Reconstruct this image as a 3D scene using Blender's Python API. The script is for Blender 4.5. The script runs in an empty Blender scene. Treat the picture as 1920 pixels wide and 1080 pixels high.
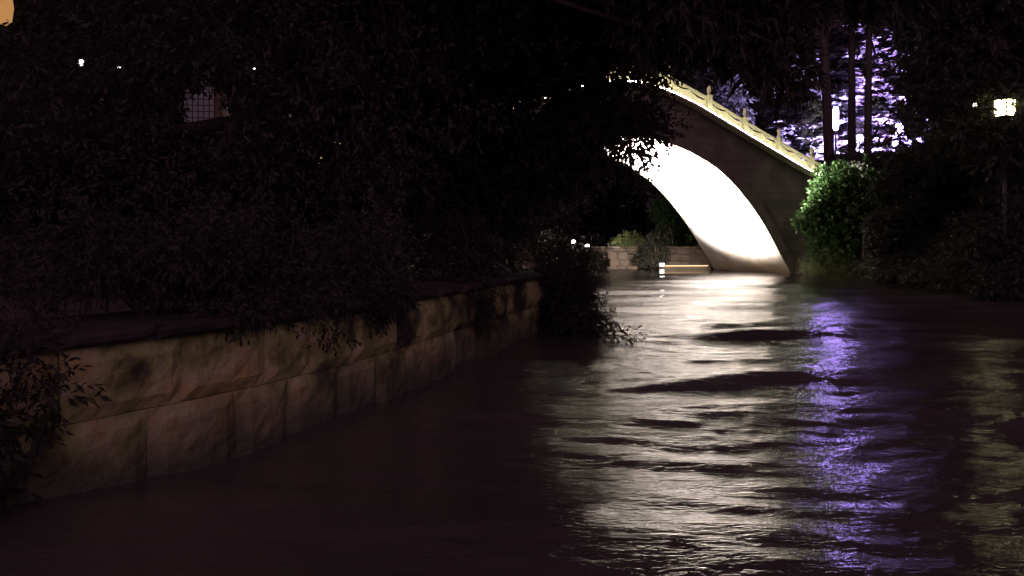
import bpy, math
import numpy as np
from math import radians as R
SC = bpy.context.scene
COL = SC.collection
# ------------------------------------------------------------------ camera
FPX, HZ, CAMZ = 1507.0, 448.0, 1.7
cd = bpy.data.cameras.new('camera'); cam = bpy.data.objects.new('camera', cd); COL.objects.link(cam)
cd.sensor_width = 36; cd.lens = 36*FPX/1920; cd.shift_y = (HZ-540)/1920
cd.clip_start = 0.05; cd.clip_end = 2000
cam.location = (0, 0, CAMZ); cam.rotation_euler = (R(90), 0, 0)
SC.camera = cam
# ------------------------------------------------------------------ world: night, with a fill glow added behind the camera
W = bpy.data.worlds.new('World'); SC.world = W; W.use_nodes = True
nt = W.node_tree; bg = nt.nodes['Background']
tc = nt.nodes.new('ShaderNodeTexCoord'); sp = nt.nodes.new('ShaderNodeSeparateXYZ')
nt.links.new(tc.outputs['Generated'], sp.inputs[0])
mr = nt.nodes.new('ShaderNodeMapRange'); mr.interpolation_type = 'SMOOTHSTEP'
mr.inputs['From Min'].default_value = 0.1; mr.inputs['From Max'].default_value = -0.9
nt.links.new(sp.outputs['Y'], mr.inputs['Value'])
mx = nt.nodes.new('ShaderNodeMix'); mx.data_type = 'RGBA'
mx.inputs[6].default_value = (0.0115, 0.0072, 0.0115, 1)
mx.inputs[7].default_value = (0.70, 0.36, 0.55, 1)
nt.links.new(mr.outputs[0], mx.inputs[0]); nt.links.new(mx.outputs[2], bg.inputs[0])
bg.inputs[1].default_value = 1.0
SC.view_settings.view_transform = 'Standard'; SC.view_settings.look = 'None'
SC.view_settings.exposure = 0; SC.view_settings.gamma = 1
SC.cycles.sample_clamp_indirect = 6; SC.cycles.sample_clamp_direct = 0
SC.cycles.use_denoising = True; SC.cycles.max_bounces = 6; SC.cycles.caustics_reflective = False; SC.cycles.caustics_refractive = False
SC.cycles.glossy_bounces = 3; SC.cycles.diffuse_bounces = 3

# ------------------------------------------------------------------ materials
def nodes_of(name):
    m = bpy.data.materials.new(name); m.use_nodes = True
    return m, m.node_tree, m.node_tree.nodes['Principled BSDF']
def N(t, kind, **kw):
    n = t.nodes.new(kind)
    for k, v in kw.items(): n.inputs[k.replace('_', ' ')].default_value = v
    return n
def ramp(t, fac, stops):
    r = t.nodes.new('ShaderNodeValToRGB'); e = r.color_ramp.elements
    while len(e) < len(stops): e.new(0.5)
    for k, (p, c) in enumerate(stops): e[k].position = p; e[k].color = (*c, 1)
    t.links.new(fac, r.inputs[0]); return r.outputs[0]
def noisy(name, stops, scale=2.0, rough=0.85, bump=0.3, bscale=20, island=0.0, spec=0.3, detail=6, stretch=(1, 1, 1)):
    m, t, b = nodes_of(name)
    c = t.nodes.new('ShaderNodeTexCoord'); mp = t.nodes.new('ShaderNodeMapping'); mp.inputs['Scale'].default_value = stretch
    t.links.new(c.outputs['Object'], mp.inputs[0])
    n = N(t, 'ShaderNodeTexNoise', Scale=scale, Detail=detail, Roughness=0.62); t.links.new(mp.outputs[0], n.inputs['Vector'])
    f = n.outputs['Fac']
    if island:
        g = t.nodes.new('ShaderNodeNewGeometry'); a = t.nodes.new('ShaderNodeMath'); a.operation = 'MULTIPLY_ADD'
        a.inputs[1].default_value = island; t.links.new(g.outputs['Random Per Island'], a.inputs[0])
        s = t.nodes.new('ShaderNodeMath'); s.operation = 'SUBTRACT'; s.inputs[1].default_value = island/2
        t.links.new(f, s.inputs[0]); t.links.new(s.outputs[0], a.inputs[2]); f = a.outputs[0]
    t.links.new(ramp(t, f, stops), b.inputs['Base Color'])
    b.inputs['Roughness'].default_value = rough; b.inputs['Specular IOR Level'].default_value = spec
    if bump:
        n2 = N(t, 'ShaderNodeTexNoise', Scale=bscale, Detail=5); t.links.new(mp.outputs[0], n2.inputs['Vector'])
        bp = N(t, 'ShaderNodeBump', Strength=bump, Distance=0.05); t.links.new(n2.outputs['Fac'], bp.inputs['Height'])
        t.links.new(bp.outputs[0], b.inputs['Normal'])
    return m
def leafmat(name, lo, hi, spec=0.35, rough=0.5, trans=0.4):
    m, t, b = nodes_of(name)
    g = t.nodes.new('ShaderNodeNewGeometry')
    c = t.nodes.new('ShaderNodeTexCoord'); n = N(t, 'ShaderNodeTexNoise', Scale=1.1, Detail=3)
    t.links.new(c.outputs['Object'], n.inputs['Vector'])
    a = t.nodes.new('ShaderNodeMath'); a.operation = 'MULTIPLY_ADD'; a.inputs[1].default_value = 0.6
    t.links.new(g.outputs['Random Per Island'], a.inputs[0])
    s = t.nodes.new('ShaderNodeMath'); s.operation = 'SUBTRACT'; s.inputs[1].default_value = 0.3
    t.links.new(n.outputs['Fac'], s.inputs[0]); t.links.new(s.outputs[0], a.inputs[2])
    t.links.new(ramp(t, a.outputs[0], [(0.2, lo), (0.75, hi)]), b.inputs['Base Color'])
    b.inputs['Roughness'].default_value = rough; b.inputs['Specular IOR Level'].default_value = spec
    tr = t.nodes.new('ShaderNodeBsdfTranslucent'); t.links.new(b.inputs['Base Color'].links[0].from_socket, tr.inputs[0])
    ms = t.nodes.new('ShaderNodeMixShader'); ms.inputs[0].default_value = trans
    t.links.new(b.outputs[0], ms.inputs[1]); t.links.new(tr.outputs[0], ms.inputs[2])
    t.links.new(ms.outputs[0], t.nodes['Material Output'].inputs['Surface'])
    return m
def emit(name, col, strength):
    m = bpy.data.materials.new(name); m.use_nodes = True; t = m.node_tree; t.nodes.clear()
    e = t.nodes.new('ShaderNodeEmission'); e.inputs[0].default_value = (*col, 1); e.inputs[1].default_value = strength
    o = t.nodes.new('ShaderNodeOutputMaterial'); t.links.new(e.outputs[0], o.inputs[0]); return m

M = {}
M['leaf_dark'] = leafmat('dark leaves', (0.046, 0.050, 0.038), (0.058, 0.058, 0.048), 0.04, 0.85)
M['leaf_green'] = leafmat('green leaves', (0.022, 0.06, 0.015), (0.07, 0.13, 0.04), 0.35, 0.45)
M['leaf_pale'] = leafmat('pale green leaves', (0.10, 0.13, 0.045), (0.20, 0.23, 0.10), 0.4, 0.5)
M['needle'] = leafmat('conifer needles', (0.10, 0.105, 0.09), (0.18, 0.18, 0.16), 0.3, 0.6)
M['bark'] = noisy('bark', [(0.3, (0.018, 0.016, 0.014)), (0.7, (0.045, 0.038, 0.034))], 4, stretch=(1, 1, 0.2), bump=0.6)
M['bark_pale'] = noisy('pale bark', [(0.3, (0.06, 0.05, 0.05)), (0.7, (0.14, 0.12, 0.12))], 4, stretch=(1, 1, 0.2), bump=0.6)
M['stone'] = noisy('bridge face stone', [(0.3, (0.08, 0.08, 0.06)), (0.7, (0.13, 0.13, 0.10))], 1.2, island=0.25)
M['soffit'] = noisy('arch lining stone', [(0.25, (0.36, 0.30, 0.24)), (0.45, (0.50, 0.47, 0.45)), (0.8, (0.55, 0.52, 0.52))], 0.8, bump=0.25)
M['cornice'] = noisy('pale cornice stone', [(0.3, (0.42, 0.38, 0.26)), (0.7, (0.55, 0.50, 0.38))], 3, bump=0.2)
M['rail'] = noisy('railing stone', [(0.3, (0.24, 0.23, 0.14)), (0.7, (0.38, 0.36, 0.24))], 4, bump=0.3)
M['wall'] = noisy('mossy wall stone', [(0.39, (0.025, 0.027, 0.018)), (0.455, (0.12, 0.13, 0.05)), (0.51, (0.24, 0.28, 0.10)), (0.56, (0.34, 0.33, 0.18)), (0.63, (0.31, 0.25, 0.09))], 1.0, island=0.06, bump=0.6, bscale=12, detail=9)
M['wall_dimmed'] = noisy('shade-darkened wall stone', [(0.3, (0.015, 0.015, 0.012)), (0.7, (0.055, 0.048, 0.04))], 1.6, island=0.4, bump=0.5)  # darker stone tone with the near wall's dimness painted in
M['coping'] = noisy('dark coping stone', [(0.3, (0.015, 0.014, 0.013)), (0.7, (0.05, 0.043, 0.04))], 2.5, island=0.4)
M['earth'] = noisy('bank earth', [(0.3, (0.03, 0.025, 0.018)), (0.7, (0.06, 0.05, 0.035))], 1.5, bump=0.5)
M['quay'] = noisy('quay stone', [(0.3, (0.08, 0.065, 0.05)), (0.7, (0.17, 0.135, 0.11))], 2, island=0.4)
M['metal'] = noisy('dark lamp metal', [(0.3, (0.03, 0.03, 0.03)), (0.7, (0.06, 0.055, 0.05))], 8, rough=0.5)
M['plaster'] = noisy('dim plaster', [(0.3, (0.10, 0.085, 0.08)), (0.7, (0.16, 0.14, 0.13))], 1)
M['tile'] = noisy('roof tile', [(0.3, (0.03, 0.03, 0.033)), (0.7, (0.06, 0.06, 0.065))], 4)
M['timber'] = noisy('dark timber', [(0.3, (0.035, 0.018, 0.014)), (0.7, (0.07, 0.04, 0.03))], 3)
M['paper_orange'] = emit('lit orange lantern cloth', (0.55, 0.26, 0.09), 0.9)
M['lit_strip'] = emit('warm light strip', (1.0, 0.95, 0.72), 85)
M['lit_strip_white'] = emit('white light strip', (1.0, 0.66, 0.36), 2.2)
M['lit_floor'] = emit('flood lens', (1.0, 0.93, 0.95), 12)
M['lit_purple'] = emit('violet lamp glass', (0.50, 0.34, 1.0), 165)
M['lit_violet_soft'] = emit('soft violet lamp glass', (0.60, 0.42, 1.0), 22)
M['lit_lantern'] = emit('yellow white lantern glass', (1.0, 0.93, 0.50), 14)
M['lit_small'] = emit('small white lamp glass', (1.0, 0.93, 0.85), 4)
M['lit_window'] = emit('dim window paper', (0.075, 0.05, 0.07), 0.5)

def low_stain_dim(m, z0, z1, lowcol):
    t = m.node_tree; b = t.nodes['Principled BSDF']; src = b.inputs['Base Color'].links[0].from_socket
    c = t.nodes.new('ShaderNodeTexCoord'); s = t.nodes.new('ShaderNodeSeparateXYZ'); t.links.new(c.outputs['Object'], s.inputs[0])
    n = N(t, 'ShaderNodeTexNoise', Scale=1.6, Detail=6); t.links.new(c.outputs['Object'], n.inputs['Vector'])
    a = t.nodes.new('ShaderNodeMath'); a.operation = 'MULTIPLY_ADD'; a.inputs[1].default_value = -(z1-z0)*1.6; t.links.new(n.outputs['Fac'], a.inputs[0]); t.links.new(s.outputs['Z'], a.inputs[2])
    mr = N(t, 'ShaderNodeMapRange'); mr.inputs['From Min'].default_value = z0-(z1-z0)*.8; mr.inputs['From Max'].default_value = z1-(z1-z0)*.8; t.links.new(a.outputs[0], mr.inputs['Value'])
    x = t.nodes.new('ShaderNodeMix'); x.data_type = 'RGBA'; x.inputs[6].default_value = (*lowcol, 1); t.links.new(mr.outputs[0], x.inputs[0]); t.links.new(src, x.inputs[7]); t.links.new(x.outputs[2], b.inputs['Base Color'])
low_stain_dim(M['soffit'], .1, 1.3, (.28, .22, .15)); low_stain_dim(M['wall'], .08, .55, (.06, .07, .045))  # waterline stain on the lining; on the wall, dim light painted in
# ------------------------------------------------------------------ mesh helpers
def mesh(name, V, F, mat, parent=None, smooth=False, loc=None):
    V = np.asarray(V, dtype=np.float32).reshape(-1, 3); me = bpy.data.meshes.new(name)
    if isinstance(F, np.ndarray):
        k = F.shape[1]; n = len(F)
        me.vertices.add(len(V)); me.vertices.foreach_set('co', V.ravel())
        me.loops.add(n*k); me.loops.foreach_set('vertex_index', F.astype(np.int32).ravel())
        me.polygons.add(n); me.polygons.foreach_set('loop_start', np.arange(0, n*k, k, dtype=np.int32))
        me.update(calc_edges=True)
    else:
        me.from_pydata([tuple(v) for v in V.tolist()], [], F)
    me.validate()
    if smooth: me.polygons.foreach_set('use_smooth', np.ones(len(me.polygons), bool))
    me.materials.append(M[mat] if isinstance(mat, str) else mat)
    o = bpy.data.objects.new(name, me); COL.objects.link(o)
    if parent: o.parent = parent
    if loc is not None: o.location = loc
    return o
class MB:
    def __init__(s): s.V = []; s.F = []
    def add(s, V, F):
        n = len(s.V); s.V += [tuple(map(float, v)) for v in V]; s.F += [tuple(i+n for i in f) for f in F]
    def box(s, c, d, rz=0, top=1.0, bev=0.0):
        x, y, z = [k/2 for k in d]; ca, sa = math.cos(rz), math.sin(rz); V = []
        for zz, k in ((-z, 1), (z, top)):
            for a, b in ((-x, -y), (x, -y), (x, y), (-x, y)):
                a *= k; b *= k; V.append((c[0]+a*ca-b*sa, c[1]+a*sa+b*ca, c[2]+zz))
        s.add(V, [(0, 3, 2, 1), (4, 5, 6, 7), (0, 1, 5, 4), (1, 2, 6, 5), (2, 3, 7, 6), (3, 0, 4, 7)])
    def tube(s, pts, rad, n=8, cap=True):
        pts = [np.array(p, float) for p in pts]; m = len(pts)
        if not hasattr(rad, '__len__'): rad = [rad]*m
        V = []; F = []
        for i, p in enumerate(pts):
            d = pts[min(i+1, m-1)]-pts[max(i-1, 0)]; d /= np.linalg.norm(d)+1e-9
            a = np.array((1., 0, 0)) if abs(d[0]) < .8 else np.array((0, 1., 0))
            u = np.cross(d, a); u /= np.linalg.norm(u); v = np.cross(d, u)
            for k in range(n):
                t = 2*math.pi*k/n; V.append(p+rad[i]*(math.cos(t)*u+math.sin(t)*v))
        for i in range(m-1):
            for k in range(n):
                F.append((i*n+k, i*n+(k+1) % n, (i+1)*n+(k+1) % n, (i+1)*n+k))
        if cap: F.append(tuple(range(n))[::-1]); F.append(tuple((m-1)*n+k for k in range(n)))
        s.add(V, F)
    def lathe(s, c, prof, n=12):
        V = []; F = []
        for r, z in prof:
            for k in range(n):
                t = 2*math.pi*k/n; V.append((c[0]+r*math.cos(t), c[1]+r*math.sin(t), c[2]+z))
        m = len(prof)
        for i in range(m-1):
            for k in range(n): F.append((i*n+k, i*n+(k+1) % n, (i+1)*n+(k+1) % n, (i+1)*n+k))
        F.append(tuple(range(n))[::-1]); F.append(tuple((m-1)*n+k for k in range(n)))
        s.add(V, F)
    def build(s, name, mat, parent=None, smooth=False): return mesh(name, s.V, s.F, mat, parent, smooth)
def tag(o, label=None, cat=None, group=None, kind=None):
    for k, v in (('label', label), ('category', cat), ('group', group), ('kind', kind)):
        if v: o[k] = v
    return o
def thing(name, label, cat, loc=(0, 0, 0), rz=0, group=None):
    o = bpy.data.objects.new(name, None); COL.objects.link(o); o.empty_display_size = 0.2
    o.location = loc; o.rotation_euler = (0, 0, rz); return tag(o, label, cat, group)
def structure(o): o['kind'] = 'structure'; return o
def at(px, py, Y): return ((px-960)/FPX*Y, Y, CAMZ+(HZ-py)/FPX*Y)
def proj(P): return 960+FPX*P[:, 0]/P[:, 1], HZ-FPX*(P[:, 2]-CAMZ)/P[:, 1]

# ------------------------------------------------------------------ water and ground
def fbm_pts(rng, n, lmin, lmax, spread, amp):
    L = np.exp(rng.uniform(math.log(lmin), math.log(lmax), n)); th = rng.normal(0, spread, n)+math.pi/2
    return L, th, amp*L*rng.uniform(.5, 1.2, n), rng.uniform(0, 6.28, n)
def water():
    rng = np.random.default_rng(4)
    ys = [-12, -6, 0, 2, 3.2]; y = 3.4
    while y < 52: ys.append(y); y += max(0.028, y*y/1700)
    ys = np.array(ys+[60.0]); xs = np.unique(np.concatenate([np.arange(-14, -1, .12), np.arange(-1, 16, .05), np.arange(16, 26, .2)]))
    X, Y = np.meshgrid(xs, ys); Z = np.zeros_like(X)
    dy = np.maximum(.028, Y*Y/1700)
    wx = X+.30*np.sin(Y*.9+1)+.15*np.sin(Y*2.3+X*.7); wy = Y+.14*np.sin(X*.8+.5)+.07*np.sin(X*2.1+Y*.6)
    for (n, a, b, s, amp) in ((10, 1.2, 3.2, .11, WA[0]), (26, .45, 1.2, .28, WA[1]), (44, .14, .45, .45, WA[2])):
        L, th, A, ph = fbm_pts(rng, n, a, b, s, amp/math.sqrt(n))
        for k in range(n):
            kk = 2*math.pi/L[k]; fade = np.clip(L[k]/(dy*3.2)-.6, 0, 1)
            sgn = np.sin(kk*(math.cos(th[k])*wx+math.sin(th[k])*wy)+ph[k])
            Z += A[k]*fade*((np.exp(1.3*(sgn-1))-.38)*1.75 if a < 1 else sgn)
    # patches of calmer and livelier water
    env = .75+.25*np.sin(X*.55+Y*.31+.7)*np.sin(Y*.47-X*.21+2)
    Z *= env
    ny, nx = X.shape; V = np.stack([X, Y, Z], -1).reshape(-1, 3)
    i = np.arange(ny-1)[:, None]*nx+np.arange(nx-1)[None, :]
    F = np.stack([i, i+1, i+nx+1, i+nx], -1).reshape(-1, 4)
    m, t, b = nodes_of('river water')
    b.inputs['Base Color'].default_value = (0.050, 0.048, 0.040, 1); b.inputs['Roughness'].default_value = 0.06
    b.inputs['IOR'].default_value = 1.333
    c = t.nodes.new('ShaderNodeTexCoord'); mp = t.nodes.new('ShaderNodeMapping'); mp.inputs['Scale'].default_value = (0.5, 1.3, 1)
    t.links.new(c.outputs['Object'], mp.inputs[0])
    n1 = N(t, 'ShaderNodeTexNoise', Scale=5.5, Detail=5, Roughness=.55, Distortion=.6); n2 = N(t, 'ShaderNodeTexNoise', Scale=24, Detail=3, Distortion=.3)
    t.links.new(mp.outputs[0], n1.inputs['Vector']); t.links.new(mp.outputs[0], n2.inputs['Vector'])
    b1 = N(t, 'ShaderNodeBump', Strength=1.0, Distance=0.016); b2 = N(t, 'ShaderNodeBump', Strength=1.0, Distance=0.006)
    t.links.new(n1.outputs['Fac'], b1.inputs['Height']); t.links.new(n2.outputs['Fac'], b2.inputs['Height'])
    t.links.new(b1.outputs[0], b2.inputs['Normal']); t.links.new(b2.outputs[0], b.inputs['Normal'])
    structure(mesh('water', V, F, m, smooth=True))
WA = (.028, .029, .018)
water()
LEFT = [(-7.3, -12), (-6.6, -3), (-5.5, 1), (-3.1, 4.86), (-2.16, 6.37), (-1.48, 7.95), (-.76, 10.4), (.42, 14.2), (1.15, 16.4), (.4, 18.5), (-1.5, 22), (-3.3, 29.5), (-5.6, 34.8), (-8, 47), (-8, 49)]
FARQ = [(-8, 49), (2, 47.4), (11.3, 45.9)]
RIGHT = [(11.3, 44.6), (13.7, 40.2), (16.2, 37.6), (15.4, 33), (14.6, 27), (13.6, 20), (13.2, 12), (14, 4), (15, -12)]
RIVER = np.array(LEFT+FARQ[1:]+RIGHT)
def river_dist(X, Y):
    """signed distance to the river's edge: negative inside"""
    P = RIVER; n = len(P); ins = np.zeros(X.shape, bool); D = np.full(X.shape, 1e9)
    for i in range(n):
        (x1, y1), (x2, y2) = P[i], P[(i+1) % n]
        if y1 != y2:
            c = ((y1 > Y) != (y2 > Y)) & (X < (x2-x1)*(Y-y1)/(y2-y1)+x1); ins ^= c
        t = np.clip(((X-x1)*(x2-x1)+(Y-y1)*(y2-y1))/((x2-x1)**2+(y2-y1)**2+1e-9), 0, 1)
        D = np.minimum(D, np.hypot(X-x1-t*(x2-x1), Y-y1-t*(y2-y1)))
    return np.where(ins, -D, D)
def ground_z(X, Y):
    D = river_dist(X, Y)
    right = np.clip((X-9)/4, 0, 1)*np.clip((Y+200)/10, 0, 1)
    zr = .15+np.clip(D/5.5, 0, 1)**.8*np.where(Y > 30, 4.1, 2.8); zl = 1.0+.05*np.sin(X*.7)+.004*np.clip(D, 0, 200)
    z = zl*(1-right)+zr*right
    lim = np.where((X < 9) | (Y > 45), .85, .12)
    return np.where(D < lim, -1.3, z)
def axis(lo, hi, step, far): return np.concatenate([-np.geomspace(far, -lo+step, 14), np.arange(lo, hi, step), np.geomspace(hi+step, far, 14)])
gx = axis(-45, 50, .4, 240); gy = axis(-20, 85, .4, 240)
GX, GY = np.meshgrid(gx, gy); GZ = ground_z(GX, GY)
ny, nx = GX.shape; ii = np.arange(ny-1)[:, None]*nx+np.arange(nx-1)[None, :]
structure(mesh('ground', np.stack([GX, GY, GZ], -1), np.stack([ii, ii+1, ii+nx+1, ii+nx], -1).reshape(-1, 4), 'earth', smooth=True))
def gz(x, y): return float(ground_z(np.array([x*1.0]), np.array([y*1.0]))[0])

# ------------------------------------------------------------------ embankment wall on the left
def block_wall(pts, h, courses, blen, thick, wall_mat, cop_mat, label, name, side=1, cop=.12, seed=1, zbase=-.5, proud=.03, dimmed=None, amp=.007):
    rng = np.random.default_rng(seed); P = [np.array(p, float) for p in pts]
    t = thing(name, label, 'wall', (P[0][0], P[0][1], 0)); ox, oy = P[0]
    w = MB(); w2 = MB(); c = MB()
    L = [0]
    for a, b in zip(P, P[1:]): L.append(L[-1]+np.linalg.norm(b-a))
    def pos(s):
        s = min(max(s, 0), L[-1]-1e-6); i = max(k for k in range(len(L)-1) if L[k] <= s)
        d = (P[i+1]-P[i])/(L[i+1]-L[i]); return P[i]+d*(s-L[i]), d
    zs = np.linspace(0, h, courses+1); zs[0] = zbase
    def seg(mb, s0, s1, z0, z1, out, th):
        a, d0 = pos(s0); b, d1 = pos(s1); d = (b-a)/(np.linalg.norm(b-a)+1e-9); n = np.array((-d[1], d[0]))*side   # n points to the land
        g = .003; a = a+d*g; b = b-d*g; q = [a-n*out, b-n*out, b+n*th, a+n*th]; e = .02
        q2 = [a+d*e-n*(out-e), b-d*e-n*(out-e), b-d*e+n*th, a+d*e+n*th]
        nu, nv = max(4, int(np.linalg.norm(b-a)/.11)), max(3, int((z1-max(z0, -.15))/.09)); V = []; F = []
        zlo = max(z0, -.15); ph = rng.uniform(0, 6.28, 3)
        for iv in range(nv+1):
            for iu in range(nu+1):
                u, v = iu/nu, iv/nv; s_ = s0+(s1-s0)*u; zz = zlo+.003+(z1-zlo-.006)*v
                ed = min(u, 1-u)*(s1-s0); ez = min(v, 1-v)*(z1-zlo); rnd = .05*math.exp(-min(ed, ez)/.03)
                o_ = out-rnd+amp*(math.sin(s_*7.3+zz*4+ph[0])+math.sin(s_*15+zz*17+ph[1])*.6+math.sin(zz*29-s_*23+ph[2])*.4+rng.uniform(-.5, .5))
                q = a+(b-a)*u-n*o_; V.append((q[0]-ox, q[1]-oy, zz))
        for iv in range(nv):
            for iu in range(nu):
                p = iv*(nu+1)+iu; F.append((p, p+1, p+nu+2, p+nu+1))
        k0 = len(V); ba, bb = a+n*th, b+n*th; top = nv*(nu+1)
        V += [(ba[0]-ox, ba[1]-oy, z1-.004), (bb[0]-ox, bb[1]-oy, z1-.004), (ba[0]-ox, ba[1]-oy, zlo), (bb[0]-ox, bb[1]-oy, zlo)]
        F.append(tuple(range(top, top+nu+1))+(k0+1, k0)); F.append(tuple(iv*(nu+1) for iv in range(nv, -1, -1))+(k0+2, k0)); F.append(tuple(iv*(nu+1)+nu for iv in range(nv+1))+(k0+1, k0+3))
        mb.add(V, F)
    for k in range(courses):
        s = 0 if k % 2 else -.4*blen
        while s < L[-1]:
            l = blen*rng.uniform(.7, 1.35)
            if s+l > 0: seg(w2 if dimmed and dimmed(s+l/2, k) else w, max(s, 0), min(s+l, L[-1]), zs[k], zs[k+1], rng.uniform(0, proud), thick)
            s += l
    s = 0
    while s < L[-1]:
        l = blen*rng.uniform(.8, 1.2); seg(c, s, min(s+l, L[-1]), h, h+cop, proud+.03+rng.uniform(0, .02), thick+.08); s += l
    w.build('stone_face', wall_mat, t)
    if w2.V: w2.build('dimmed_stone', 'wall_dimmed', t)
    c.build('coping', cop_mat, t); return t
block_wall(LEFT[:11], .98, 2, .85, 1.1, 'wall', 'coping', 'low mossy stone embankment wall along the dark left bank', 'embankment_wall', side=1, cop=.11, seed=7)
block_wall(FARQ, 1.15, 3, .9, 1.3, 'quay', 'quay', 'stone quay wall across the water seen through the bridge arch', 'quay_wall', side=1, cop=.1, seed=3)

# ------------------------------------------------------------------ the arch bridge
TH = math.atan2(.4735, .8808); BW = 5.45
br = thing('arch_bridge', 'humpbacked stone arch bridge with a brightly lit underside and railings', 'bridge', (13.88, 40, 0), TH)
prof = [(-.7, -.8), (0, -.05), (.5, .62), (1.02, 1.28), (1.92, 2.45), (2.97, 3.55), (3.99, 4.42), (5, 5.06), (6.0, 5.5), (6.9, 5.82), (8.44, 6.15), (9.9, 6.25)]
prof += [(19.8-s, z) for s, z in prof[-2::-1]]
def crom(P, n=6):
    out = []
    P = [P[0]]+list(P)+[P[-1]]; P = [np.array(p, float) for p in P]
    for i in range(1, len(P)-2):
        for k in range(n):
            t = k/n; a, b, c, d = P[i-1:i+3]
            out.append(.5*((2*b)+(-a+c)*t+(2*a-5*b+4*c-d)*t*t+(-a+3*b-3*c+d)*t**3))
    out.append(P[-2]); return np.array(out)
A = crom(prof, 6)
deckp = [(-7, 4.0), (-4.5, 4.15), (-2.6, 4.5), (-.63, 5.12), (1.2, 5.80), (2.97, 6.46), (4.7, 7.13), (6.38, 7.75), (7.6, 8.12), (8.8, 8.37), (9.9, 8.45)]
deckp += [(19.8-s, z) for s, z in deckp[-2::-1]]
Dk = crom(deckp, 5)
def dz(s): return float(np.interp(s, Dk[:, 0], Dk[:, 1]))
def strip(V0, V1):  # quad strip between two polylines
    n = len(V0); return list(V0)+list(V1), [(i, i+1, n+i+1, n+i) for i in range(n-1)]
soff = [( -s, y, z) for y in np.linspace(0, BW, 7) for s, z in A]
n = len(A); F = [(j*n+i, j*n+i+1, (j+1)*n+i+1, (j+1)*n+i) for j in range(6) for i in range(n-1)]
mesh('arch_lining', soff, F, 'soffit', br, smooth=True)
# spandrel: coursed masonry blocks between the arch ring and the cornice
RING = .55
def ring_pts(off):
    d = np.gradient(A, axis=0); nn = np.stack([-d[:, 1], d[:, 0]], 1); nn /= np.linalg.norm(nn, axis=1)[:, None]
    return A+nn*off
OUT = ring_pts(RING)
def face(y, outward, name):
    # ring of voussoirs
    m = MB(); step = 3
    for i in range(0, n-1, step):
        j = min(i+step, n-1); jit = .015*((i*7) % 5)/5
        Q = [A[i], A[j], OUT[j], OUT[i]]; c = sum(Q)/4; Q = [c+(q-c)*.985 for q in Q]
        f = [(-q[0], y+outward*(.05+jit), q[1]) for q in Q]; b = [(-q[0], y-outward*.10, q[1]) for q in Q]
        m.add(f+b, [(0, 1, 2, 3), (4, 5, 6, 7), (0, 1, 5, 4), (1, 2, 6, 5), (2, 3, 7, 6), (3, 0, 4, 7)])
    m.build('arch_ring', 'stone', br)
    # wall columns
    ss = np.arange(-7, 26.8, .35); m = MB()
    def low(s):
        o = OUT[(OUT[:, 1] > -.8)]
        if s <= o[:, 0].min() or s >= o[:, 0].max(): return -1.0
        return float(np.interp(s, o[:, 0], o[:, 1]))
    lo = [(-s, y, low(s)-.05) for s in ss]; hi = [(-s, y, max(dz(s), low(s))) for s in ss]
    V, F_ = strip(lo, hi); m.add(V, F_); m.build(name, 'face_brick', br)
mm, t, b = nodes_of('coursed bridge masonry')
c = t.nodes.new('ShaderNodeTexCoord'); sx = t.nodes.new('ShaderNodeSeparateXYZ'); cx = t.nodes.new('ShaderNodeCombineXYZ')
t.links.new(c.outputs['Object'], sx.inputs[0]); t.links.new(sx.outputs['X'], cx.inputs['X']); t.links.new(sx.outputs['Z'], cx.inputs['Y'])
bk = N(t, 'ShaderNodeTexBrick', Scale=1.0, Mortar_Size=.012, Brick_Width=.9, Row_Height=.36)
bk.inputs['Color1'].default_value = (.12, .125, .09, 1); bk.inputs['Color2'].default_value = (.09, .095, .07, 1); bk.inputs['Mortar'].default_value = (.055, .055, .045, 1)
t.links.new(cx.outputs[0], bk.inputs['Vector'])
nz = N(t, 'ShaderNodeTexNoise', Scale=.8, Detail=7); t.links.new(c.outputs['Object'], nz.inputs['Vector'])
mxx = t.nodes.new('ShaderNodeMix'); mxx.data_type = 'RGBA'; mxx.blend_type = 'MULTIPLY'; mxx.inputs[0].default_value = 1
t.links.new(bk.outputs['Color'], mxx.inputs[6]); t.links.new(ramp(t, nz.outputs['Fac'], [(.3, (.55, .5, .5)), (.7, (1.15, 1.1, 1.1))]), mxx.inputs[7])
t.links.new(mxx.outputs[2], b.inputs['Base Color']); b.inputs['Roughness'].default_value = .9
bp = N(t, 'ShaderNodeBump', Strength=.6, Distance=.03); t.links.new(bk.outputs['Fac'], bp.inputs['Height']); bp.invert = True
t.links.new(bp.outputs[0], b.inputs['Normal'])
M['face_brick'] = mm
face(0, -1, 'spandrel_wall'); face(BW, 1, 'spandrel_wall')
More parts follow.
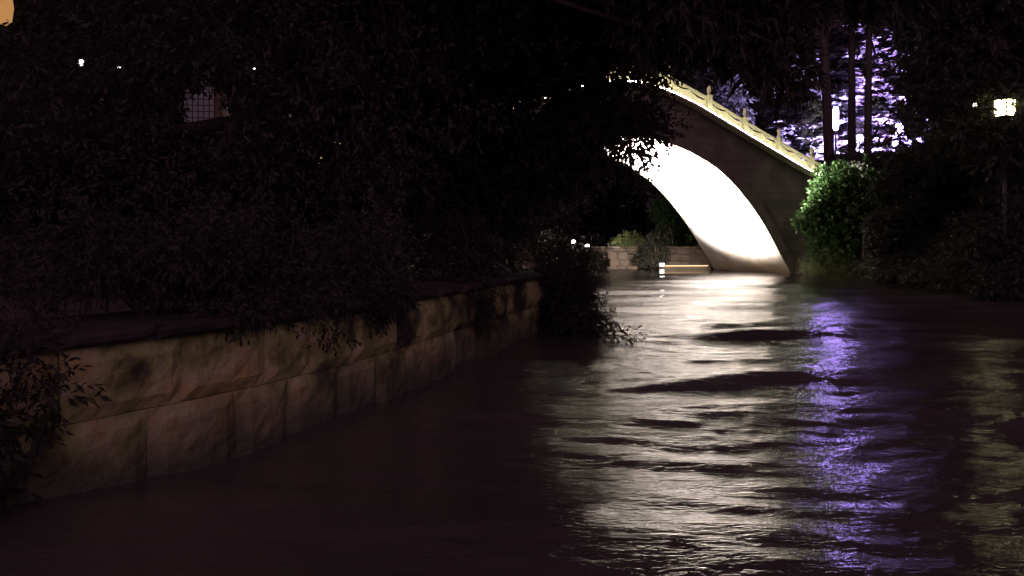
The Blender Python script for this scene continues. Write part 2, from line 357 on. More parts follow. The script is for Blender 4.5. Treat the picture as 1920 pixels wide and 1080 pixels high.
# deck slab
V, F_ = strip([(-s, .06, z-.02) for s, z in Dk], [(-s, BW-.06, z-.02) for s, z in Dk]); mesh('deck', V, F_, 'cornice', br)
def run(name, mat, ya, yb, za, zb, s0=-6.2, s1=26, hh=None):
    q = [(s, dz(s)) for s in np.arange(s0, s1, .3)]; m = MB(); k = len(q); V = []
    for s, z in q: V += [(-s, ya, z+za), (-s, yb, z+za), (-s, yb, z+zb), (-s, ya, z+zb)]
    F_ = []
    for i in range(k-1):
        for a in range(4): F_.append((i*4+a, i*4+(a+1) % 4, i*4+4+(a+1) % 4, i*4+4+a))
    F_ += [(0, 1, 2, 3), tuple((k-1)*4+a for a in (3, 2, 1, 0))]
    return mesh(name, V, F_, mat, br)
for y, o in ((0, -1), (BW, 1)):
    run('cornice', 'cornice', *sorted((y+o*.44, y-o*.25)), -.02, .08)
    run('kerb_course', 'cornice', *sorted((y+o*.06, y-o*.20)), .083, .36)
    if o < 0: run('light_strip', 'lit_strip', y+o*.43, y+o*.39, .083, .115)
    # railing panels between posts, cloud-shaped opening under the handrail
    S0 = -1.55-2.2*2; k = 0; s = S0
    posts = [S0+2.26*k for k in range(14)]
    for a, b_ in zip(posts, posts[1:]):
        m = MB(); L = b_-a-.3; y0, y1 = y-o*.02, y-o*.12; NN = 24
        def P(u, h): s_ = a+.15+u*L; return s_, dz(s_)+h
        yy = sorted((y0, y1)); lo0 = []; lo1 = []; up0 = []; up1 = []
        def fill(f0, f1):
            V = []
            for i in range(NN+1):
                u = i/NN
                for f in (f0, f1):
                    s_, z_ = P(u, f(u)); V += [(-s_, yy[0], z_), (-s_, yy[1], z_)]
            F_ = []
            for i in range(NN):
                p = i*4; q = p+4
                F_ += [(p, q, q+2, p+2), (p+1, p+3, q+3, q+1), (p, p+1, q+1, q), (p+2, q+2, q+3, p+3)]
            F_ += [(0, 2, 3, 1), (NN*4, NN*4+1, NN*4+3, NN*4+2)]
            m.add(V, F_)
        fill(lambda u: .362, lambda u: .70+.04*math.cos(2*math.pi*2*u)-.05*abs(2*u-1))
        fill(lambda u: .78+.025*math.cos(2*math.pi*2*u), lambda u: .92)
        for u in (0.01, .5, .99):
            s_, z_ = P(u, 0); m.box((-s_, (y0+y1)/2, z_+.75), (.10, .11, .22))
        m.build('railing_panel', 'rail', br)
    for s in posts:
        m = MB(); z = dz(s); m.box((-s, y+o*.02, z+.66), (.22, .24, .60)); m.box((-s, y+o*.02, z+.985), (.27, .29, .05))
        m.lathe((-s, y+o*.02, z+1.01), [(.09, 0), (.07, .05), (.085, .12), (.095, .30), (.085, .42), (.04, .46)], 10)
        m.build('railing_post', 'rail', br)

# ------------------------------------------------------------------ foliage
GAPS = [(152, 115, 8, 12), (223, 125, 5, 6), (477, 128, 4, 4), (6, 14, 16, 26), (190, 188, 8, 6), (352, 182, 6, 18), (382, 210, 34, 34), (425, 225, 14, 22), (543, 218, 6, 6), (595, 220, 5, 10),
        (1884, 203, 17, 19), (1828, 197, 7, 7), (1812, 260, 4, 3), (1075, 453, 11, 6), (1101, 461, 7, 6), (1013, 427, 4, 4)]
def clear_view(C_):
    px, py = proj(C_); k = np.ones(len(px), bool)
    for cx_, cy_, a, b_ in GAPS: k &= ((px-cx_)/a)**2+((py-cy_)/b_)**2 > 1+.35*np.sin(px*1.3+py*.9)
    return k | (C_[:, 1] > 44)
def leafcloud(rng, blobs, n, ll, ratio, per, slen, droop=.3, spread=.5, shell=.45, keep=None, wob=.25):
    bl = np.array(blobs, float); vol = bl[:, 3]*bl[:, 4]*bl[:, 5]; w = vol**.8*(bl[:, 6] if bl.shape[1] > 6 else 1); w /= w.sum()
    idx = rng.choice(len(bl), n, p=w); d = rng.normal(size=(n, 3)); d /= np.linalg.norm(d, axis=1)[:, None]
    r = rng.uniform(0, 1, n)**shell; r *= 1+wob*np.sin(d[:, 0]*7+idx*1.7)*np.sin(d[:, 2]*6+idx*2.3)*1.0
    Pn = bl[idx, :3]+d*r[:, None]*bl[idx, 3:6]
    if keep is not None:
        k = keep(Pn, rng); Pn, d = Pn[k], d[k]; n = len(Pn)
    D = d*.7+rng.normal(size=(n, 3))*.6; D[:, 2] -= droop; D /= np.linalg.norm(D, axis=1)[:, None]
    S = np.cross(D, rng.normal(size=(n, 3))); S /= np.linalg.norm(S, axis=1)[:, None]
    out = []
    for k in range(per):
        tt = (k+.5)/per; base = Pn+D*slen*tt
        sg = 1 if k % 2 else -1
        ld = D*(.55+.5*tt)+S*sg*spread+rng.normal(size=(n, 3))*.25; ld[:, 2] -= droop*.4; ld /= np.linalg.norm(ld, axis=1)[:, None]
        up = rng.normal(size=(n, 3))*.6+np.array((0, 0, 1.)); wv = np.cross(ld, up); wv /= np.linalg.norm(wv, axis=1)[:, None]
        nv = np.cross(wv, ld); l = ll*rng.uniform(.65, 1.25, n)[:, None]
        a = base; m1 = base+ld*l*.42+wv*l*ratio*.5+nv*l*.07; tip = base+ld*l-nv*l*.05; m2 = base+ld*l*.42-wv*l*ratio*.5+nv*l*.07
        out.append(np.stack([a, m1, tip, m2], 1))
    Q = np.concatenate(out, 0); Q = Q[clear_view(Q.mean(1))]
    V = Q.reshape(-1, 3); q = len(V)//4
    i = np.arange(q)[:, None]*4
    F = np.concatenate([i+np.array([0, 1, 2]), i+np.array([0, 2, 3])], 0)
    return V, F
def limbs(mb, base, tops, r0, rng, wig=.25):
    b = np.array(base, float)
    for tp in tops:
        tp = np.array(tp, float); mid = [b+(tp-b)*f+rng.normal(size=3)*wig*np.array((1, 1, .4))*(f*(1-f)*4) for f in (.33, .66)]
        mb.tube([b, *mid, tp], [r0, r0*.75, r0*.5, r0*.15], 6)
def tree(name, label, base, fork, blobs, n, ll, ratio=.45, per=7, slen=.35, r=.14, lean=(0, 0), seed=0, mat='leaf_dark', group=None, keep=None, droop=.3, shell=.45, cat='tree', extra=None, bark='bark', wig=.25):
    rng = np.random.default_rng(seed+100); x, y, z = base
    root = thing(name, label, cat, base, 0, group); O = np.array(base)
    m = MB(); f = np.array(fork, float)-O
    pts = [np.array((0, 0, -.3)), f*.3+np.array((lean[0], lean[1], 0)), f*.65+np.array((-lean[0]*.4, 0, 0)), f]
    m.tube(pts, [r*1.35, r*1.05, r*.9, r*.7], 10)
    m.build('trunk', bark, root, smooth=True)
    lb = MB(); limbs(lb, f, [np.array(b[:3])-O for b in blobs], r*.55, rng, wig)
    if extra: 
        for q in extra: lb.tube([np.array(p)-O for p in q[0]], q[1], 6)
    lb.build('branch', bark, root, smooth=True)
    V, F = leafcloud(rng, blobs, n, ll, ratio, per, slen, droop=droop, keep=keep, shell=shell)
    mesh('crown', V-O, F, mat, root); return root
def bush(label, base, blobs, n, ll, ratio=.5, per=6, slen=.2, seed=0, mat='leaf_dark', group=None, keep=None, droop=.1, stems=5, name='bush', cat='bush', shell=.45):
    rng = np.random.default_rng(seed+500); O = np.array(base, float)
    root = thing(name, label, cat, base, 0, group); m = MB()
    for k in range(stems):
        b = blobs[k % len(blobs)]; tp = np.array(b[:3])-O+rng.normal(size=3)*np.array(b[3:6])*.4
        m.tube([(rng.uniform(-.15, .15), rng.uniform(-.15, .15), -.15), tp*.5+rng.normal(size=3)*.08, tp], [.03, .02, .008], 5)
    m.build('stem', 'bark', root)
    V, F = leafcloud(rng, blobs, n, ll, ratio, per, slen, droop=droop, keep=keep, shell=shell)
    mesh('foliage', V-O, F, mat, root); return root

# limits of the left bank's foliage: how far each tree reaches over the river at each height
BY = [-400, 0, 60, 110, 160, 215, 245, 262, 300, 340, 362, 400, 470, 560, 700]
BX = [1700, 1560, 1425, 1332, 1318, 1308, 1262, 1232, 1240, 1226, 1090, 1020, 1000, 1000, 990]
VIEWS = [(152, 115, 9, 13), (223, 125, 7, 8), (477, 128, 4, 4), (8, 15, 30, 45), (190, 190, 10, 6), (382, 205, 50, 48), (543, 218, 6, 6), (595, 220, 6, 12)]
THIN = [(1000, 200, 60, 22, .70), (1045, 170, 40, 16, .75), (1130, 165, 70, 14, .40), (1185, 172, 28, 16, .5), (1260, 170, 40, 30, .1), (1120, 270, 70, 12, .38), (1220, 300, 28, 45, .45),
        (905, 125, 22, 30, .6), (1018, 110, 30, 22, .55), (1090, 42, 22, 16, .6), (1232, 66, 22, 14, .6), (1245, 14, 16, 14, .6)]
def keep_left(P, rng):
    px, py = proj(P); k = px < np.interp(py, BY, BX)+rng.normal(size=len(px))*9-14
    for cx_, cy_, a, b_ in VIEWS: k &= ((px-cx_)/a)**2+((py-cy_)/b_)**2 > 1
    for cx_, cy_, a, b_, p in THIN: k &= (((px-cx_)/a)**2+((py-cy_)/b_)**2 > 1) | (rng.uniform(size=len(px)) > p)
    return k
G1 = 'dark trees on the left bank'
tree('overhanging_tree', 'dark broad tree leaning over the river end of the embankment wall', (-.9, 15, 1.0), (-.2, 14.4, 3.0),
     [(.3, 14, 3.9, 2.2, 1.6, 1.1), (1.3, 14, 5.0, 1.7, 1.5, 1.2), (-1.6, 14, 4.6, 2.2, 1.6, 1.6), (1.7, 13, 3.3, 1.0, 1.2, .6), (.6, 13.5, 6.2, 2.2, 1.6, 1.3), (-.6, 14, 2.6, 1.3, 1.2, 1.0), (2.4, 13, 6.0, 1.4, 1.4, 1.0), (.4, 13.6, 2.9, 1.1, 1.1, .7)],
     12000, .12, .45, per=6, slen=.3, seed=1, keep=keep_left, group=G1, shell=.4, r=.2)
tree('bank_tree', 'tall dark tree rising directly behind the middle of the embankment wall', (-4.0, 10.5, 1.0), (-3.6, 10.4, 3.2),
     [(-3.6, 10.2, 4.3, 2.2, 1.6, 1.6), (-2.0, 10.2, 3.4, 1.6, 1.3, 1.2), (-5.4, 10, 2.9, 1.8, 1.6, 1.5), (-2.4, 10.4, 5.4, 2.0, 1.5, 1.3), (-.6, 10.6, 5.0, 1.5, 1.4, 1.0), (-4.4, 10, 2.5, 2.0, 1.2, .9)],
     8500, .10, .42, per=6, slen=.28, seed=2, keep=keep_left, group=G1, shell=.4, r=.18)
tree('bank_tree', 'leafy dark tree at the far left beside the orange lantern', (-8.2, 12, 1.0), (-7.8, 12, 3.4),
     [(-7.4, 12, 4.4, 2.2, 1.8, 1.7), (-5.4, 12.4, 3.2, 1.8, 1.4, 1.4), (-8.6, 12.5, 3.2, 2.0, 1.6, 1.6), (-6.2, 12, 5.6, 2.2, 1.6, 1.1)],
     6500, .12, .42, per=6, slen=.3, seed=3, keep=keep_left, group=G1, shell=.4)
tree('bank_tree', 'dark tree set back between the embankment wall and the bridge', (-4.2, 21, 1.0), (-4.0, 21, 4.0),
     [(-4, 21, 5.4, 3.2, 2.2, 2.4), (-1.2, 21, 4.6, 1.9, 1.7, 2.3), (-1.0, 22, 7.2, 2.6, 1.9, 1.8), (-3, 21, 8.0, 3.0, 2.0, 1.7), (-1.2, 21.5, 2.6, 1.4, 1.4, 1.2), (-6.4, 21, 3.2, 2.4, 1.8, 2.0), (1.2, 22, 6.4, 1.7, 1.6, 1.2)],
     8500, .2, .5, per=6, slen=.4, seed=4, keep=keep_left, group=G1, shell=.5, r=.2)
tree('bank_tree', 'wide dark tree in front of the pavilion on the left bank', (-12.5, 20, 1.0), (-12.3, 20, 4.0),
     [(-12, 20, 5.2, 3.4, 2.2, 2.6), (-9, 20.4, 4.4, 2.6, 2.0, 2.4), (-8.6, 20, 7.6, 3.2, 2.0, 1.8), (-11, 20, 2.4, 3.4, 1.8, 1.3), (-13.5, 20, 7.8, 3.0, 2.0, 1.6)],
     7000, .2, .5, per=6, slen=.4, seed=5, keep=keep_left, group=G1, shell=.5, r=.2)
# shrubs on top of the wall, some hanging over it
WB = [((-2.9, 6.6), [(-2.8, 6.5, 1.55, .55, .5, .32), (-3.4, 6.3, 1.6, .6, .6, .4)], 'low dark shrub on the wall at the near end'),
      ((-2.1, 7.6), [(-1.95, 7.35, 1.35, .42, .38, .32), (-2.5, 7.4, 1.7, .6, .5, .45), (-1.72, 7.3, .98, .34, .3, .26), (-2.05, 7.0, 1.12, .3, .3, .16)], 'dark shrub drooping over the wall between two pale stone patches'),
      ((-1.9, 9.2), [(-1.75, 9.1, 1.6, .6, .6, .42), (-1.35, 9.0, 1.28, .25, .4, .14)], 'dark shrub lying along the coping of the wall'),
      ((-3.6, 5.3), [(-3.4, 5.2, 1.25, .6, .5, .35), (-3.25, 4.7, 1.0, .4, .4, .30), (-3.25, 4.5, .55, .3, .5, .5), (-3.0, 4.95, .9, .25, .3, .25), (-3.3, 4.5, .15, .25, .5, .35), (-4.0, 4.7, 1.4, .6, .6, .4)], 'dark shrub with added lower leaves hiding the near end of the wall top'),  # lower leaves added to keep the near wall dark
      ((-3.9, 4.0), [(-4.5, 2.9, .55, .35, .7, .55), (-3.75, 3.95, .5, .28, .6, .55), (-3.2, 4.75, .55, .18, .35, .5), (-2.98, 5.1, .75, .12, .2, .3), (-3.9, 4.1, 1.2, .4, .6, .3)], 'big black ivy curtain added to darken the near end of the wall'),  # added leaves standing in for the dimness of the near wall
      ((-2.6, 6.9), [(-2.25, 6.55, 1.14, .3, .35, .13), (-2.6, 6.9, 1.5, .5, .4, .35)], 'thin dark weeds over the coping of the ochre stones'),
      ((-1.3, 8.9), [(-1.3, 8.55, 1.12, .22, .5, .12), (-1.5, 8.3, 1.0, .16, .3, .2)], 'dark weeds trailing over the coping mid wall'),
      ((-.75, 11.6), [(-.50, 11.3, 1.05, .26, .5, .50), (-.8, 11.7, 1.7, .6, .6, .5), (-.33, 11.3, .6, .16, .3, .3)], 'dark creeper hanging down the wall past the reddish stones'),
      ((.1, 14.6), [(.0, 14.5, 1.6, .5, .5, .4), (-.4, 14, 1.9, .6, .6, .5)], 'small dark bush crowning the last lit stretch of the wall'),
      ((1.0, 14.9), [(1.0, 14.6, 1.1, .55, .7, .75), (.95, 14.6, .45, .55, .7, .5), (1.15, 14.3, .25, .45, .6, .25)], 'big dark bush trailing into the water where the wall ends')]
for k, (b_, bl, lab) in enumerate(WB):
    big = 'big' in lab
    bush(lab, (b_[0], b_[1], 1.0), bl, 1500 if big else 700, .085 if big else .06, .4, per=7, slen=.22 if big else .16, seed=k+1, group='dark shrubs on the embankment wall', droop=.45, shell=.4)
bush('thin leafy twigs dipping into the bright water beside the wall end bush', (1.35, 14.2, .2), [(1.75, 13.7, .10, .55, .7, .14), (1.5, 14.0, .35, .3, .4, .25)], 110, .09, .4, per=6, slen=.25, seed=15, stems=6, droop=.3, name='trailing_twigs', cat='twigs')
bush('broad black thicket under the trees behind the wall, left half', (-6.5, 9.5, 1.0), [(-6.5, 9.5, 1.9, 1.8, .9, 1.0), (-4.6, 9.4, 1.8, 1.5, .8, .9), (-8.6, 10, 1.9, 1.4, .9, 1.1), (-5.4, 9.2, 2.6, 1.5, .8, .6)], 3000, .09, .45, per=6, seed=11, group='dark thickets behind the wall', keep=keep_left)
bush('broad black thicket under the trees behind the wall, right half', (-2.2, 12.8, 1.0), [(-2.2, 12.8, 2.0, 1.6, .8, 1.1), (-.9, 13.6, 1.9, 1.1, .8, .9), (-3.8, 12.6, 1.9, 1.5, .9, 1.0)], 2600, .09, .45, per=6, seed=12, group='dark thickets behind the wall', keep=keep_left)

# canopy reaching over the river at the top of the frame
def keep_top(P, rng):
    px, py = proj(P)
    lim = np.interp(px, [900, 1280, 1330, 1370, 1420, 1480, 1505, 1520, 1600, 1690, 1735, 1800, 1920, 2100], [120, 128, 150, 118, 165, 205, 190, 40, 28, 35, 90, 150, 170, 200])
    k = py < lim+rng.normal(size=len(px))*9-16
    for cx_, cy_, a, b_, p in TH2: k &= (((px-cx_)/a)**2+((py-cy_)/b_)**2 > 1) | (rng.uniform(size=len(px)) > p)
    return k
TH2 = [(1310, 110, 30, 30, .75), (1340, 20, 18, 14, .7), (1450, 95, 45, 14, .45), (1475, 150, 22, 30, .4), (1560, 30, 40, 10, .5), (1340, 120, 14, 14, .7), (1700, 70, 30, 16, .5)]
tree('canopy_tree', 'large dark tree whose long hanging leaves frame the top of the river view', (-7.6, 7.4, 1.0), (-5.6, 8.0, 5.8),
     [(-.5, 9, 5.8, 2.0, 1.2, .9), (1.2, 9.4, 5.6, 1.6, 1.2, .9), (2.8, 10, 5.4, 1.5, 1.2, .9), (4.2, 10, 5.5, 1.3, 1.2, .9), (5.6, 10.3, 5.7, 1.5, 1.2, .8), (7.2, 10.5, 5.9, 1.6, 1.2, .8),
      (2.9, 10, 4.1, .75, .7, .75), (3.35, 10, 3.75, .38, .45, .55), (2.5, 10, 4.3, .6, .6, .4), (1.9, 9.8, 4.4, .7, .7, .45), (3.1, 10, 4.6, .8, .7, .5)],
     6500, .17, .26, per=7, slen=.3, seed=21, keep=keep_top, group='trees leaning over the river', droop=.75, shell=.5, r=.16, wig=.12)

# ------------------------------------------------------------------ right bank
def keep_right(P, rng):
    px, py = proj(P)
    k = np.ones(len(px), bool)
    k &= ~((px > 1490) & (px < 1648+rng.normal(size=len(px))*8) & (py > 62) & (py < 296+rng.normal(size=len(px))*3))
    z = (px >= 1640) & (px < 1745) & (py > 62) & (py < 290); pr = np.clip((px-1650)/125, .10, .8)
    k &= ~z | (rng.uniform(size=len(px)) < pr)
    k &= ~((px < 1500) & (py < 330))
    for cx_, cy_, a, b_ in ((1884, 203, 19, 22), (1828, 197, 8, 8), (1812, 260, 4, 3), (1772, 258, 3, 3)): k &= ((px-cx_)/a)**2+((py-cy_)/b_)**2 > 1
    for cx_, cy_, a, b_, p in ((1795, 60, 26, 18, .6), (1810, 145, 14, 12, .6), (1738, 265, 16, 12, .7), (1722, 235, 10, 14, .6)): k &= (((px-cx_)/a)**2+((py-cy_)/b_)**2 > 1) | (rng.uniform(size=len(px)) > p)
    return k
G2 = 'dark trees on the right bank'
tree('riverside_tree', 'dark right bank tree whose leaf sprays cross the violet glow', (16.6, 25, 2.6), (15.6, 24.6, 6.5),
     [(14.6, 24, 9.2, 3.0, 2.0, 1.9), (13.2, 24, 7.4, 1.8, 1.6, 1.9), (16.6, 25, 7.2, 2.4, 1.8, 2.4), (12.2, 24, 6.2, 1.1, 1.2, 1.1), (15.2, 24, 5.2, 2.3, 1.6, 1.4), (12.0, 24, 9.2, 1.8, 1.5, 1.4), (11.4, 24, 5.0, .8, .9, .5)],
     8000, .22, .42, per=6, slen=.42, seed=31, keep=keep_right, group=G2, droop=.25, shell=.5)
tree('riverside_tree', 'dark bushy tree at the right edge around the yellow lantern', (19.5, 29, 3.3), (19.3, 29, 6.5),
     [(19.4, 29, 9, 3.0, 2.0, 3.0), (17.0, 29, 6.0, 2.4, 1.8, 2.4), (20.4, 29, 5.5, 3.0, 2.0, 2.6), (16.2, 29, 8.6, 2.2, 1.6, 2.2)],
     6500, .26, .45, per=6, slen=.42, seed=32, keep=keep_right, group=G2, shell=.5)
bush('dark thicket sloping to the water at the right edge', (16.2, 25, 2.0), [(15.4, 24.6, 1.6, 2.0, 1.6, 1.5), (17.4, 25, 3.2, 2.2, 1.8, 1.9), (14.9, 24, .7, 1.3, 1.4, .7)], 3600, .15, .5, per=6, seed=33, group='dark thickets on the right bank', keep=keep_right)
bush('dark thicket of leafy stems between the green shrub and the right edge', (16.9, 32.5, 2.0), [(16.3, 32, 1.8, 1.9, 1.8, 1.8), (17.8, 33, 4.0, 2.4, 1.8, 1.9), (15.8, 32, .8, 1.2, 1.6, .8), (19.6, 33, 3.4, 2.2, 1.8, 2.4)], 40000, .17, .5, per=6, seed=34, group='dark thickets on the right bank', keep=keep_right)
bush('dark hedge on the bank top under the violet lit trees', (19.5, 43, 4.3), [(18.2, 42.6, 5.2, 2.4, 1.3, 1.0), (21.5, 43, 5.4, 2.6, 1.4, 1.1), (24.5, 43, 5.4, 2.4, 1.4, 1.2), (17.2, 40.6, 4.2, 1.5, 1.3, 1.2)], 40000, .18, .5, per=6, seed=35, group='dark thickets on the right bank', keep=keep_right)
bush('glossy broad leaved green shrub lit beside the bridge end', (16.6, 38.3, .6), [(15.0, 37.2, 2.8, 1.2, 1.0, 1.3), (14.3, 37.1, 2.5, .8, .8, .7), (16.2, 37.6, 3.5, 1.5, 1.1, 1.5), (13.6, 37.2, 2.55, .5, .5, .35), (15.0, 37.4, 4.3, .9, .8, .8), (16.9, 37.2, 2.2, 1.2, 1.0, 1.6), (14.9, 36.9, 1.5, 1.2, .8, .8), (14.5, 37.1, 3.5, .7, .7, .6)],
     3300, .21, .55, per=7, slen=.3, seed=36, mat='leaf_green', droop=.0, shell=.35, stems=8, name='broadleaf_shrub', cat='shrub')
bush('pale yellow green ground shrub low at the bridge foot', (15.6, 37.2, .1), [(13.9, 37.0, .35, .6, .5, .45), (14.8, 36.8, .7, .9, .6, .5), (14.8, 37.0, .5, 1.1, .8, .55), (16.0, 36.9, .55, 1.3, .8, .7), (17.4, 36.6, .6, 1.1, .8, .7)], 2600, .11, .3, per=8, slen=.24, seed=37, mat='leaf_pale', droop=.1, shell=.35, stems=6, name='low_shrub', cat='shrub')
bush('dim olive shrub fading into shadow beside the green shrub', (17.9, 35.6, 1.0), [(17.7, 35.4, 1.6, 1.3, 1.1, 1.5), (18.6, 35.6, 3.2, 1.5, 1.1, 1.5), (18.0, 35, .7, 1.4, 1.0, .8)], 2000, .16, .5, per=7, seed=38, mat='leaf_green', stems=7, name='shaded_shrub', cat='shrub')
for k, (x, y, w_) in enumerate(((16.1, 35.6, 'nearest the lit shrub'), (15.7, 33.6, 'second from the lit shrub'), (15.3, 31.0, 'third from the lit shrub'), (14.9, 28.4, 'fourth from the lit shrub'), (14.4, 25.6, 'fifth from the lit shrub'), (14.0, 22.6, 'last before the right edge'))):
    bush('dark bush trailing into the right bank water, '+w_, (x+.6, y, .3), [(x, y, .45, .9, 1.5, .55), (x+.9, y, 1.2, .9, 1.5, .9)], 1300, .13, .5, per=6, seed=110+k, group='low bushes along the right waterline', droop=.4, keep=keep_right)
# bare reed stems
for k, (px_, hh) in enumerate(((1618, 1.0), (1628, .75), (1634, .8))):
    x, y, _ = at(px_, 450, 36.2); m = MB(); m.tube([(0, 0, -.6), (.03, 0, hh*.5), (.02+.03*k, 0, hh)], [.05, .045, .02], 6)
    m.tube([(.03, 0, hh*.6), (.16, .02, hh*.95)], [.02, .01], 5)
    o = m.build('bare_stem', 'bark_pale'); o.location = (x, y, 1.2)
    tag(o, ['tallest pale bare stem beside the lit green shrub', 'middle pale bare stem beside the lit green shrub', 'short pale bare stem at the dark side of the lit shrub'][k], 'stem', 'pale bare stems by the shrub')

# trunks in front of the violet trees
for k, (px0, px1, r, Y, lab) in enumerate(((1558, 1543, .27, 46, 'slightly leaning dark trunk, leftmost before the violet glow'), (1597, 1597, .22, 47, 'straight dark trunk in the middle before the violet glow'), (1626, 1630, .20, 45, 'dark trunk nearest the leaf sprays before the violet glow'))):
    x0, _, _ = at(px0, 300, Y); x1, _, z1 = at(px1, -20, Y); g = gz(x0, Y)
    tree('slender_tree', lab, (x0, Y, g), (x1, Y, z1-1.5), [(x1-.6, Y, z1+1, 2.4, 2.0, 2.4), (x1+.8, Y, z1+2.6, 2.2, 2.0, 2.0)] + ([(x1+.2, Y, z1-4.4, .9, .9, 1.0)] if k else []), 1500, .24, .45, per=6, slen=.4, seed=41+k, r=r, group='dark trunks before the violet glow', keep=lambda P, rng: (proj(P)[1] < 35+rng.normal(size=len(P))*10) | (rng.uniform(size=len(P)) < .10))

# ------------------------------------------------------------------ violet lit conifers and background
def conifer(label, x, y, h, seed, rr=3.2, mat='needle', group=None, z0=None, nb=210, low=.08):
    rng = np.random.default_rng(seed+900); g = gz(x, y) if z0 is None else z0
    root = thing('conifer', label, 'tree', (x, y, g), 0, group); m = MB(); m.tube([(0, 0, -.3), (0, 0, h*.5), (0, 0, h)], [.26, .17, .03], 8); m.build('trunk', 'bark_pale', root, smooth=True)
    br_ = MB(); Vs = []
    for k in range(nb):
        f = low+(1-low)*(k/nb)**.9; z = f*h; a = rng.uniform(0, 6.28); L = rr*(1-f)**.6*rng.uniform(.6, 1.1)+.3
        dr = np.array((math.cos(a), math.sin(a), rng.uniform(-.12, .2))); p0 = np.array((0, 0, z)); p1 = p0+dr*L+np.array((0, 0, -.12*L))
        br_.tube([p0, (p0+p1)/2+np.array((0, 0, .1)), p1], [.035, .02, .008], 4, cap=False)
        nn_ = int(10*L)+4; tt = rng.uniform(.15, 1.0, nn_)[:, None]; base = p0+(p1-p0)*tt
        side = np.cross(dr, (0, 0, 1)); sg = np.where(rng.uniform(size=nn_) > .5, 1, -1)[:, None]
        ld = side*sg*.8+dr*.6+rng.normal(size=(nn_, 3))*.15; ld[:, 2] -= .22; ld /= np.linalg.norm(ld, axis=1)[:, None]
        for rep in range(2):
            l = rng.uniform(.4, .9, nn_)[:, None]; wv = np.cross(ld, np.array((0, 0, 1.))+rng.normal(size=(nn_, 3))*.5); wv /= np.linalg.norm(wv, axis=1)[:, None]
            b0 = base+rng.normal(size=(nn_, 3))*.06
            Vs.append(np.stack([b0, b0+ld*l*.4+wv*.11, b0+ld*l, b0+ld*l*.4-wv*.11], 1))
    br_.build('branch', 'bark_pale', root)
    V = np.concatenate(Vs, 0).reshape(-1, 3); q = len(V)//4; i = np.arange(q)[:, None]*4
    mesh('foliage', V, np.concatenate([i+np.array([0, 1, 2]), i+np.array([0, 2, 3])], 0), mat, root); return root
CON = [(22.5, 57, 'feathery conifer lit pale blue and violet behind the leaning trunk'), (23.3, 55, 'feathery conifer glowing brightest violet beside the tall violet lamp'), (25.0, 58, 'violet conifer between the two right hand dark trunks'), (26.4, 55.5, 'violet conifer behind the leaf sprays with two lamps at its foot'),
       (24.3, 61.5, 'dim violet conifer behind the brightest one'), (28.3, 59, 'faint violet conifer at the right margin of the glow'), (26.0, 63, 'pale violet conifer at the back of the lit grove'), (24.0, 65, 'blue lit conifer at the back left of the grove'), (28.2, 64, 'deep violet conifer at the back right of the grove'), (20.9, 59, 'violet conifer half hidden behind the hanging leaves left of the trunks')]
for k, (x, y, lab) in enumerate(CON): conifer(lab, x, y, 12.5+.6*((k*37) % 3), k, rr=3.0, group='violet lit conifers')
for k, (x, y, w_) in enumerate(((22.4, 66.5, 'leftmost'), (25.4, 67, 'second from left'), (28.4, 68, 'third from left'), (31.6, 67, 'rightmost'))):
    g = gz(x, y); tree('grove_tree', 'dense broad tree closing the back of the violet grove, '+w_+' of four', (x, y, g), (x, y, g+4), [(x, y, g+3, 2.6, 1.5, 3), (x, y, g+8, 2.8, 1.5, 3.4), (x, y, g+13, 2.6, 1.5, 3)], 4200, .36, .5, per=6, slen=.5, seed=90+k, mat='needle', group='dense trees behind the violet conifers', shell=.5)
# dark backdrop trees
BT = [(-34, 52), (-26, 56), (-18, 52), (-11, 57), (-4, 60), (2, 56), (7, 62), (12, 58), (14.2, 66), (32, 52), (35, 60), (29, 70), (20, 74), (9, 72), (27, 44), (33, 40)]
where = ['far left corner of the park', 'left of the pavilion roof', 'behind the pavilion', 'behind the bridge approach on the left', 'beyond the quay, left of the arch', 'beyond the quay, framed by the arch', 'beyond the quay behind the arch crown', 'behind the lit bridge railing', 'just left of the violet grove', 'right of the violet grove', 'far right behind the lantern', 'behind the right of the grove', 'deep behind the grove', 'deep behind the bridge', 'on the right bank beyond the thicket', 'at the right edge beyond the lantern']
for k, ((x, y), w_) in enumerate(zip(BT, where)):
    g = gz(x, y); h = 14+3*((k*29) % 4)/2; s = 3.6
    tree('background_tree', 'dark round crowned tree '+w_, (x, y, g), (x, y, g+h*.4), [(x, y, g+h*.55, s, 3, s*1.0), (x-2.4, y, g+h*.38, s*.8, 2.6, s*.75), (x+2.4, y, g+h*.42, s*.8, 2.6, s*.8), (x+.5, y, g+h*.85, s*.8, 2.4, s*.8), (x, y, g+2.2, s*.9, 2.4, 2.2)],
         2400, .42, .55, per=6, slen=.6, seed=60+k, r=.3, group='dark trees in the background', shell=.5)

